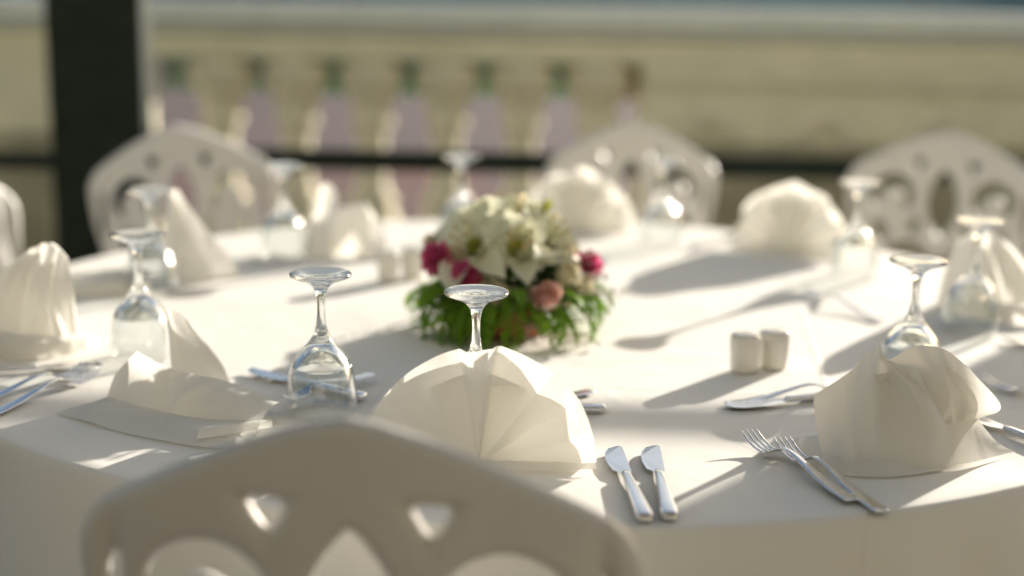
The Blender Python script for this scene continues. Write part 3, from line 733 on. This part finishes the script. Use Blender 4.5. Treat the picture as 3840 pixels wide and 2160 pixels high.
# opened napkin at left: lying sheet, raised wing, standing fold behind
z_ = TT
napkin('opened ivory napkin lying loosely at the left front of the table', [
    ('lying_sheet', patch([[(-0.580,-0.572,z_), (-0.475,-0.645,z_+0.001), (-0.375,-0.690,z_+0.001), (-0.335,-0.670,z_)],
                           [(-0.560,-0.556,z_+0.004), (-0.470,-0.615,z_+0.006), (-0.385,-0.655,z_+0.010), (-0.325,-0.645,z_+0.007)],
                           [(-0.537,-0.520,z_+0.003), (-0.460,-0.570,z_+0.005), (-0.395,-0.610,z_+0.008), (-0.318,-0.622,z_+0.005)],
                           [(-0.52,-0.48,z_+0.001), (-0.44,-0.50,z_+0.002), (-0.37,-0.54,z_+0.002), (-0.33,-0.57,z_+0.002)]], 44, 24, 0.0016, 1, (3, 0.003))),
    ('raised_wing', patch([[(-0.535,-0.517,z_+0.004), (-0.468,-0.566,z_+0.006), (-0.400,-0.608,z_+0.008), (-0.330,-0.622,z_+0.010)],
                           [(-0.525,-0.512,z_+0.030), (-0.462,-0.562,z_+0.024), (-0.395,-0.600,z_+0.024), (-0.325,-0.604,z_+0.018)],
                           [(-0.505,-0.520,z_+0.052), (-0.452,-0.560,z_+0.040), (-0.386,-0.588,z_+0.036), (-0.318,-0.586,z_+0.021)],
                           [(-0.492,-0.535,z_+0.066), (-0.441,-0.560,z_+0.052), (-0.381,-0.572,z_+0.042), (-0.314,-0.560,z_+0.013)]], 48, 22, 0.0016, 4, (3, 0.004))),
    ('hem_fold', patch([[(-0.390,-0.684,z_+0.008), (-0.352,-0.668,z_+0.010), (-0.330,-0.650,z_+0.009)], [(-0.388,-0.672,z_+0.016), (-0.350,-0.655,z_+0.018), (-0.326,-0.636,z_+0.016)], [(-0.384,-0.660,z_+0.010), (-0.346,-0.642,z_+0.012), (-0.322,-0.622,z_+0.010)]], 16, 8)),
    ('standing_fold', patch([[(-0.470,-0.452,z_), (-0.455,-0.462,z_), (-0.430,-0.456,z_), (-0.402,-0.440,z_)],
                             [(-0.473,-0.450,z_+0.05), (-0.462,-0.460,z_+0.05), (-0.440,-0.452,z_+0.045), (-0.413,-0.440,z_+0.026)],
                             [(-0.475,-0.450,z_+0.078), (-0.466,-0.458,z_+0.078), (-0.448,-0.450,z_+0.066), (-0.430,-0.442,z_+0.050)],
                             [(-0.475,-0.449,z_+0.096), (-0.470,-0.453,z_+0.097), (-0.458,-0.449,z_+0.092), (-0.445,-0.444,z_+0.074)]], 20, 20, 0.0008, 8)),
    ('standing_fold_back', patch([[(-0.472,-0.446,z_), (-0.45,-0.420,z_), (-0.402,-0.436,z_)], [(-0.474,-0.447,z_+0.05), (-0.455,-0.430,z_+0.05), (-0.413,-0.437,z_+0.028)], [(-0.474,-0.446,z_+0.096), (-0.462,-0.441,z_+0.092), (-0.446,-0.441,z_+0.074)]], 14, 14))])
# tall napkin at the left edge
napkin('tall ivory napkin standing at the left edge, sunlit down its right side', [
    ('front_sheet', patch([[(-0.815,-0.235,z_), (-0.775,-0.300,z_), (-0.715,-0.325,z_), (-0.662,-0.305,z_), (-0.640,-0.275,z_)],
                           [(-0.800,-0.240,z_+0.04), (-0.768,-0.290,z_+0.038), (-0.716,-0.300,z_+0.040), (-0.664,-0.296,z_+0.032), (-0.645,-0.272,z_+0.035)],
                           [(-0.765,-0.250,z_+0.085), (-0.742,-0.282,z_+0.085), (-0.706,-0.285,z_+0.090), (-0.672,-0.296,z_+0.085), (-0.648,-0.272,z_+0.085)],
                           [(-0.705,-0.265,z_+0.135), (-0.692,-0.283,z_+0.138), (-0.680,-0.285,z_+0.147), (-0.664,-0.285,z_+0.144), (-0.652,-0.272,z_+0.126)]], 56, 28, 0.003, 11, (5, 0.010))),
    ('back_sheet', patch([[(-0.815,-0.230,z_), (-0.76,-0.20,z_), (-0.70,-0.20,z_), (-0.640,-0.268,z_)],
                          [(-0.765,-0.245,z_+0.085), (-0.735,-0.225,z_+0.085), (-0.69,-0.225,z_+0.085), (-0.648,-0.268,z_+0.085)],
                          [(-0.705,-0.262,z_+0.135), (-0.690,-0.255,z_+0.138), (-0.672,-0.258,z_+0.142), (-0.652,-0.269,z_+0.126)]], 24, 16, 0.002, 12)),
    ('rolled_base', patch([[(-0.80,-0.272,z_+0.001), (-0.72,-0.340,z_), (-0.655,-0.318,z_), (-0.628,-0.285,z_)], [(-0.80,-0.268,z_+0.022), (-0.72,-0.338,z_+0.022), (-0.655,-0.318,z_+0.020), (-0.630,-0.285,z_+0.018)], [(-0.78,-0.255,z_+0.026), (-0.71,-0.312,z_+0.028), (-0.66,-0.300,z_+0.025), (-0.640,-0.280,z_+0.02)]], 40, 12, 0.002, 13, (4, 0.004)))])
# leaning napkin behind the left glasses
napkin('blurred ivory napkin with a long sloping edge behind the left wine glasses', [
    ('front_sheet', patch([[(-0.640,0.235,z_), (-0.615,0.175,z_), (-0.565,0.185,z_), (-0.515,0.225,z_)],
                           [(-0.635,0.215,z_+0.05), (-0.614,0.175,z_+0.05), (-0.575,0.185,z_+0.045), (-0.533,0.215,z_+0.040)],
                           [(-0.628,0.190,z_+0.105), (-0.612,0.172,z_+0.105), (-0.590,0.178,z_+0.095), (-0.568,0.195,z_+0.085)],
                           [(-0.620,0.172,z_+0.150), (-0.612,0.165,z_+0.158), (-0.604,0.168,z_+0.154), (-0.596,0.175,z_+0.135)]], 44, 24, 0.002, 15, (3, 0.007))),
    ('back_sheet', patch([[(-0.640,0.240,z_), (-0.58,0.29,z_), (-0.515,0.235,z_)], [(-0.628,0.196,z_+0.105), (-0.598,0.22,z_+0.10), (-0.568,0.20,z_+0.085)], [(-0.620,0.176,z_+0.150), (-0.608,0.182,z_+0.154), (-0.596,0.179,z_+0.135)]], 18, 14))])
# flat folded napkin
napkin('low flat-folded ivory napkin lying behind the left wine glass', [
    ('top_fold', patch([[(-0.770,0.075,z_+0.018), (-0.70,0.068,z_+0.021), (-0.640,0.090,z_+0.017)], [(-0.785,0.12,z_+0.024), (-0.71,0.125,z_+0.027), (-0.65,0.14,z_+0.022)], [(-0.795,0.18,z_+0.018), (-0.72,0.19,z_+0.021), (-0.66,0.19,z_+0.017)]], 16, 12, 0.002, 17)),
    ('lower_fold', patch([[(-0.772,0.073,z_+0.001), (-0.70,0.062,z_), (-0.636,0.086,z_+0.001)], [(-0.774,0.068,z_+0.010), (-0.70,0.055,z_+0.012), (-0.634,0.082,z_+0.010)], [(-0.770,0.074,z_+0.019), (-0.70,0.067,z_+0.022), (-0.640,0.089,z_+0.018)]], 16, 8, 0.001, 18))])
# far napkin with a raised finger
napkin('blurred ivory napkin with a narrow raised tip left of the flowers', [
    ('raised_tip', patch([[(-0.438,0.425,z_), (-0.420,0.415,z_), (-0.400,0.42,z_), (-0.385,0.44,z_)], [(-0.428,0.424,z_+0.05), (-0.414,0.415,z_+0.05), (-0.398,0.42,z_+0.05), (-0.386,0.44,z_+0.05)],
                          [(-0.412,0.424,z_+0.10), (-0.402,0.416,z_+0.10), (-0.388,0.42,z_+0.10), (-0.374,0.435,z_+0.09)], [(-0.404,0.424,z_+0.128), (-0.396,0.418,z_+0.136), (-0.384,0.42,z_+0.134), (-0.374,0.43,z_+0.118)]], 16, 18, 0.001, 19)),
    ('folded_body', patch([[(-0.420,0.44,z_), (-0.37,0.425,z_), (-0.32,0.43,z_), (-0.285,0.46,z_)], [(-0.41,0.45,z_+0.04), (-0.37,0.44,z_+0.048), (-0.325,0.445,z_+0.05), (-0.292,0.47,z_+0.035)],
                           [(-0.40,0.48,z_+0.078), (-0.37,0.47,z_+0.086), (-0.33,0.475,z_+0.088), (-0.30,0.49,z_+0.06)], [(-0.40,0.54,z_+0.03), (-0.37,0.54,z_+0.04), (-0.33,0.54,z_+0.04), (-0.30,0.54,z_+0.025)]], 36, 20, 0.003, 20, (4, 0.009)))])
# cone napkin at the right edge
napkin('ivory napkin standing as a cone behind the glass at the right edge', [
    ('front_sheet', patch([[(0.640,0.10,z_), (0.672,0.035,z_), (0.730,0.015,z_), (0.785,0.05,z_), (0.815,0.11,z_)],
                           [(0.645,0.095,z_+0.05), (0.675,0.042,z_+0.05), (0.728,0.025,z_+0.05), (0.770,0.05,z_+0.05), (0.795,0.10,z_+0.05)],
                           [(0.658,0.085,z_+0.095), (0.680,0.050,z_+0.098), (0.715,0.040,z_+0.098), (0.742,0.055,z_+0.092), (0.76,0.09,z_+0.088)],
                           [(0.676,0.070,z_+0.122), (0.686,0.055,z_+0.128), (0.700,0.050,z_+0.128), (0.714,0.058,z_+0.124), (0.725,0.075,z_+0.116)]], 44, 22, 0.002, 23, (4, 0.008))),
    ('back_sheet', patch([[(0.640,0.105,z_), (0.72,0.17,z_), (0.815,0.115,z_)], [(0.658,0.09,z_+0.095), (0.71,0.12,z_+0.09), (0.76,0.095,z_+0.088)], [(0.676,0.074,z_+0.122), (0.70,0.085,z_+0.12), (0.725,0.079,z_+0.116)]], 18, 12)),
    ('tucked_corner', patch([[(0.690,0.000,z_), (0.745,-0.025,z_), (0.80,0.0,z_)], [(0.69,0.002,z_+0.018), (0.745,-0.022,z_+0.020), (0.80,0.003,z_+0.016)], [(0.69,0.03,z_+0.020), (0.745,0.01,z_+0.024), (0.80,0.03,z_+0.018)]], 14, 8, 0.001, 24))])

# ------------------------------------------------------------------ flower arrangement
fa = thing('flower_arrangement', 'low arrangement of white lilies, magenta carnations and ferns in a terracotta bowl', 'flowers', (-0.058, -0.125, TT))
part('bowl', lathe('bowl', [(0,0.004),(0.050,0.004),(0.060,0.0005),(0.064,0.003),(0.072,0.012),(0.084,0.030),(0.090,0.041),(0.094,0.043),(0.094,0.049),(0.088,0.050),(0.085,0.044),(0.070,0.03),(0,0.03)], 48, M['terracotta']), fa)
def petal(L, W, curl=0.5, cup=0.25, tipw=0.15, nl=9, nw=5, wav=0.0, seed=0):
    v, f = [], []; ang = 0.0; y, z = 0.0, 0.0
    for i in range(nl+1):
        s = i/nl
        w = W*(math.sin(math.pi*min(1, s*0.86+0.08))**0.8)*(1-(1-tipw)*max(0, (s-0.8)/0.2)**1.5)
        if i: ang = curl*s*s*1.6-0.15*s; y += L/nl*math.cos(ang); z -= L/nl*math.sin(ang)
        for j in range(nw+1):
            t = j/nw*2-1
            v.append((w*t, y, z + cup*w*t*t + wav*math.sin(s*14+seed+t*3)*abs(t)*s))
    for i in range(nl):
        for j in range(nw):
            a = i*(nw+1)+j; f.append((a, a+1, a+nw+2, a+nw+1))
    return v, f
def xf(vf, mat4): return [mat4 @ Vector(p) for p in vf[0]], vf[1]
def orient(d, roll=0.0):                       # local +z along d
    return Vector(d).normalized().to_track_quat('Z', 'Y').to_matrix().to_4x4() @ Matrix.Rotation(roll, 4, 'Z')
def lily(loc, d, L=0.085, W=0.021, open_=58, roll=0.0, seed=1):
    b = part('lily', None, fa); rnd = random.Random(seed)
    b.matrix_local = Matrix.Translation(loc) @ orient(d, roll)
    for k in range(6):
        inner_ = k % 2
        vf = petal(L*(1.0 if inner_ else 0.97), W*(1.15 if inner_ else 0.85), 0.75+rnd.uniform(-0.2, 0.25), 0.55, 0.08, 10, 6, 0.0016 if inner_ else 0.0006, k)
        m = Matrix.Rotation(R(60*k+rnd.uniform(-6, 6)), 4, 'Z') @ Matrix.Rotation(R(90-open_+rnd.uniform(-8, 8)), 4, 'X')
        V, F = xf(vf, m)
        part('petal', mesh('petal', V, F, True, M['lily']), b)
    part('throat', lathe('throat', [(0.002,-0.008),(0.006,0.0),(0.011,0.012),(0.014,0.020),(0.0125,0.019),(0.006,0.008),(0,0.004)], 14, M['throat']), b)
    for k in range(6):
        a = R(60*k+30); r = 0.016
        p = [(0.002*math.cos(a), 0.002*math.sin(a), 0.0), (0.007*math.cos(a), 0.007*math.sin(a), 0.025), (r*math.cos(a), r*math.sin(a), 0.05)]
        part('stamen', mesh('stamen', *tube(p, [0.0008, 0.0007, 0.0006], 6), True, M['throat']), b)
        part('anther', mesh('anther', *tube([(r*math.cos(a)-0.004*math.sin(a), r*math.sin(a)+0.004*math.cos(a), 0.0502), (r*math.cos(a)+0.004*math.sin(a), r*math.sin(a)-0.004*math.cos(a), 0.0515)], [0.0015, 0.0013], 6), True, M['anther']), b)
    return b
def ruffled(name, loc, d, rad, mat, n=46, seed=2):
    rnd = random.Random(seed); vs_, fs_ = [], []; acc = ([], [])
    for k in range(n):
        s = (k+0.5)/n; el = math.acos(1-s*1.25); az = k*2.39996
        L = rad*(0.85+0.25*rnd.random())
        vf = petal(L, rad*0.36*(0.8+0.4*rnd.random()), rnd.uniform(-0.1, 0.35), 0.3, 0.8, 5, 4, rad*0.10, k)
        m = Matrix.Rotation(az, 4, 'Z') @ Matrix.Rotation(math.pi/2-el, 4, 'X')
        acc = merge(acc, xf(vf, m))
    o = part(name, mesh(name, acc[0], acc[1], True, mat), fa)
    o.matrix_local = Matrix.Translation(loc) @ orient(d)
    c = part('calyx', lathe('calyx', [(0,-rad*0.9),(rad*0.2,-rad*0.8),(rad*0.34,-rad*0.2),(rad*0.42,rad*0.05),(0,rad*0.05)], 12, M['stalk']), o)
    return o
def rose(name, loc, d, rad, h, mat, seed=3, n=11):
    rnd = random.Random(seed); acc = ([], [])
    for k in range(n):
        s = k/(n-1); rr = rad*(0.28+0.72*s); az = k*2.2
        v, f = [], []; ni, nj = 8, 6
        for i in range(ni+1):
            q = i/ni
            for j in range(nj+1):
                t = (j/nj*2-1)*(1.05-0.2*s)
                prof_ = math.sin(min(1.0, 0.25+0.75*q)*math.pi*0.62)
                flare = 1+0.28*s*max(0, q-0.7)/0.3
                r_ = rr*prof_*flare
                v.append((r_*math.cos(az+t), r_*math.sin(az+t), h*(q*(1-0.18*s)) - h*0.10*abs(t)**2*q))
        for i in range(ni):
            for j in range(nj):
                a = i*(nj+1)+j; f.append((a, a+1, a+nj+2, a+nj+1))
        acc = merge(acc, (v, f))
    o = part(name, mesh(name, acc[0], acc[1], True, mat), fa)
    o.matrix_local = Matrix.Translation(loc) @ orient(d)
    for k in range(5):
        V, F = xf(petal(h*0.75, rad*0.22, 0.5, 0.2, 0.05, 6, 3), Matrix.Rotation(R(72*k), 4, 'Z') @ Matrix.Translation((0, rad*0.25, -0.001)) @ Matrix.Rotation(R(50), 4, 'X'))
        part('sepal', mesh('sepal', V, F, True, M['stalk']), o)
    return o
# coordinates relative to the bowl centre on the table
lily((-0.040, -0.034, 0.120), (-0.50, -0.48, 0.72), 0.100, 0.026, 62, 0.25, 1)
lily((0.044, -0.012, 0.128), (0.62, -0.36, 0.70), 0.092, 0.024, 60, 0.8, 2)
lily((-0.012, 0.030, 0.142), (-0.15, 0.20, 1.0), 0.088, 0.023, 48, 0.5, 3)
lily((0.012, -0.052, 0.122), (0.15, -0.75, 0.65), 0.070, 0.019, 50, 0.1, 4)
rose('lily_bud', (0.012, -0.005, 0.165), (0.25, -0.1, 0.95), 0.010, 0.042, M['cream'], 26, 5)
rose('lily_bud', (0.048, 0.022, 0.160), (0.45, 0.1, 0.9), 0.008, 0.036, M['throat'], 27, 5)
ruffled('carnation', (-0.098, -0.044, 0.111), (-0.65, -0.65, 0.45), 0.027, M['magenta'], 46, 11)
ruffled('carnation', (-0.057, -0.076, 0.091), (-0.35, -0.85, 0.45), 0.028, M['magenta'], 46, 12)
ruffled('carnation', (0.117, 0.000, 0.098), (0.75, -0.40, 0.45), 0.024, M['magenta'], 46, 13)
rose('rose_bud', (0.054, -0.100, 0.056), (0.10, -0.60, 0.80), 0.021, 0.040, M['pink'], 14)
rose('rose_bud', (0.042, -0.050, 0.102), (0.10, -0.45, 0.85), 0.010, 0.022, M['magenta'], 15)
rose('rose', (0.078, -0.050, 0.085), (0.55, -0.60, 0.60), 0.020, 0.030, M['cream'], 16)
rose('rose', (0.098, -0.020, 0.060), (0.80, -0.50, 0.45), 0.021, 0.030, M['cream'], 17)
rose('rose', (-0.016, -0.090, 0.066), (-0.10, -0.85, 0.50), 0.020, 0.026, M['cream'], 18)
ruffled('small_blossom', (0.008, -0.088, 0.066), (0.1, -0.8, 0.6), 0.020, M['cream'], 18, 19)
ruffled('small_blossom', (-0.030, -0.075, 0.094), (-0.2, -0.7, 0.6), 0.019, M['lily'], 16, 20)
ruffled('small_blossom', (-0.108, -0.005, 0.128), (-0.6, -0.2, 0.7), 0.018, M['cream'], 18, 21)
ruffled('small_blossom', (0.035, -0.062, 0.120), (0.1, -0.7, 0.7), 0.024, M['lily'], 16, 24)
ruffled('small_blossom', (0.086, 0.010, 0.112), (0.6, -0.3, 0.7), 0.022, M['cream'], 18, 25)
ruffled('small_blossom', (0.060, -0.015, 0.128), (0.5, -0.4, 0.8), 0.022, M['lily'], 18, 22)
ruffled('small_blossom', (-0.068, -0.045, 0.118), (-0.5, -0.6, 0.7), 0.020, M['cream'], 18, 23)
def frond(L, W, droop, seed):
    rnd = random.Random(seed); v, f = [], []; n = 15
    pts = []; y, z, a = 0.0, 0.0, 0.45
    for i in range(n+1):
        pts.append(Vector((0, y, z))); a -= droop/n; y += L/n*math.cos(a); z += L/n*math.sin(a)
    V, F = tube([tuple(p) for p in pts], [0.0011*(1-0.7*i/n) for i in range(n+1)], 5); acc = (V, F)
    for i in range(2, n+1):
        s = i/n; w = W*math.sin(math.pi*(0.15+0.80*s))**0.8
        for sd in (-1, 1):
            vf = petal(max(w, 0.007), 0.0060*(1-0.4*s), rnd.uniform(0.1, 0.5), 0.2, 0.1, 4, 2)
            m = Matrix.Translation(pts[i]) @ Matrix.Rotation(sd*R(-62+18*s), 4, 'Z') @ Matrix.Rotation(R(-12+rnd.uniform(-12, 12)), 4, 'X')
            acc = merge(acc, xf(vf, m))
    return mesh('fern_frond', acc[0], acc[1], True, M['fern'])
fr = [frond(0.105, 0.024, 1.9, 1), frond(0.12, 0.027, 2.2, 2), frond(0.09, 0.021, 1.6, 3), frond(0.115, 0.026, 2.6, 4)]
rnd = random.Random(5)
for k in range(36):
    az = R(360*k/36+rnd.uniform(-6, 6)); r0 = 0.055+0.02*rnd.random()
    o = part('fern_frond', fr[k % 4], fa, (r0*math.cos(az), r0*math.sin(az), 0.052+0.022*rnd.random()))
    o.rotation_euler = (R(rnd.uniform(-22, 12)), R(rnd.uniform(-20, 20)), az-math.pi/2)
bl = mesh('leaf', *petal(0.062, 0.012, 0.75, 0.25, 0.04, 8, 4, 0.001), True, M['fern'])
for k in range(16):
    az = R(205+150*k/15+rnd.uniform(-7, 7)); r0 = 0.070+0.02*rnd.random()
    o = part('leaf', bl, fa, (r0*math.cos(az), r0*math.sin(az), 0.050+0.03*rnd.random()))
    o.rotation_euler = (R(rnd.uniform(-35, 20)), R(rnd.uniform(-35, 35)), az-math.pi/2+R(rnd.uniform(-25, 25))); o.scale = [rnd.uniform(0.75, 1.25)]*3
def scatter_leaves():
    rnd = random.Random(9); acc_v, acc_f = [], []
    base = [petal(0.030, 0.008, 0.6, 0.3, 0.05, 4, 2), petal(0.022, 0.007, 0.9, 0.3, 0.05, 4, 2)]
    for k in range(520):
        az = rnd.uniform(0, 2*math.pi); el = math.asin(rnd.uniform(-0.05, 0.95)); rr = rnd.uniform(0.55, 1.0)
        c = Vector((0.095*rr*math.cos(az)*math.cos(el), 0.085*rr*math.sin(az)*math.cos(el), 0.050+0.070*rr*math.sin(el)))
        d = Vector((math.cos(az)*math.cos(el), math.sin(az)*math.cos(el), math.sin(el)+rnd.uniform(-0.6, 0.4)))
        m = Matrix.Translation(c) @ orient(d, rnd.uniform(0, 6.28)) @ Matrix.Rotation(R(rnd.uniform(20, 80)), 4, 'X')
        V, F = xf(base[k % 2], m); n = len(acc_v); acc_v += V; acc_f += [tuple(i+n for i in q) for q in F]
    return mesh('foliage', acc_v, acc_f, True, M['leaf'])
fol = part('foliage', scatter_leaves(), fa); fol['kind'] = 'stuff'
def breath():
    rnd = random.Random(4); V, F = [], []
    bm = bmesh.new(); bmesh.ops.create_icosphere(bm, subdivisions=1, radius=1.0)
    bv = [v.co.copy() for v in bm.verts]; bf = [tuple(v.index for v in q.verts) for q in bm.faces]; bm.free()
    for (cx, cy_, cz, n, sp) in [(0.045,-0.115,0.040,34,0.024), (0.090,-0.075,0.028,22,0.02), (0.128,-0.035,0.080,34,0.022), (0.02,-0.10,0.085,16,0.018), (-0.10,-0.055,0.05,14,0.02), (0.10,-0.10,0.012,14,0.014)]:
        for k in range(n):
            c = Vector((cx+rnd.gauss(0, sp), cy_+rnd.gauss(0, sp*0.6), max(0.006, cz+rnd.gauss(0, sp*0.8)))); r = rnd.uniform(0.0019, 0.0036)
            m = len(V); V += [c+b*r for b in bv]; F += [tuple(i+m for i in q) for q in bf]
            t = tube([tuple(c), tuple(c*0.55+Vector((0, 0, 0.022)))], 0.00035, 3); m = len(V); V += t[0]; F += [tuple(i+m for i in q) for q in t[1]]
    return mesh('baby_breath', V, F, True, M['white_small'])
bb = part('baby_breath', breath(), fa); bb['kind'] = 'stuff'
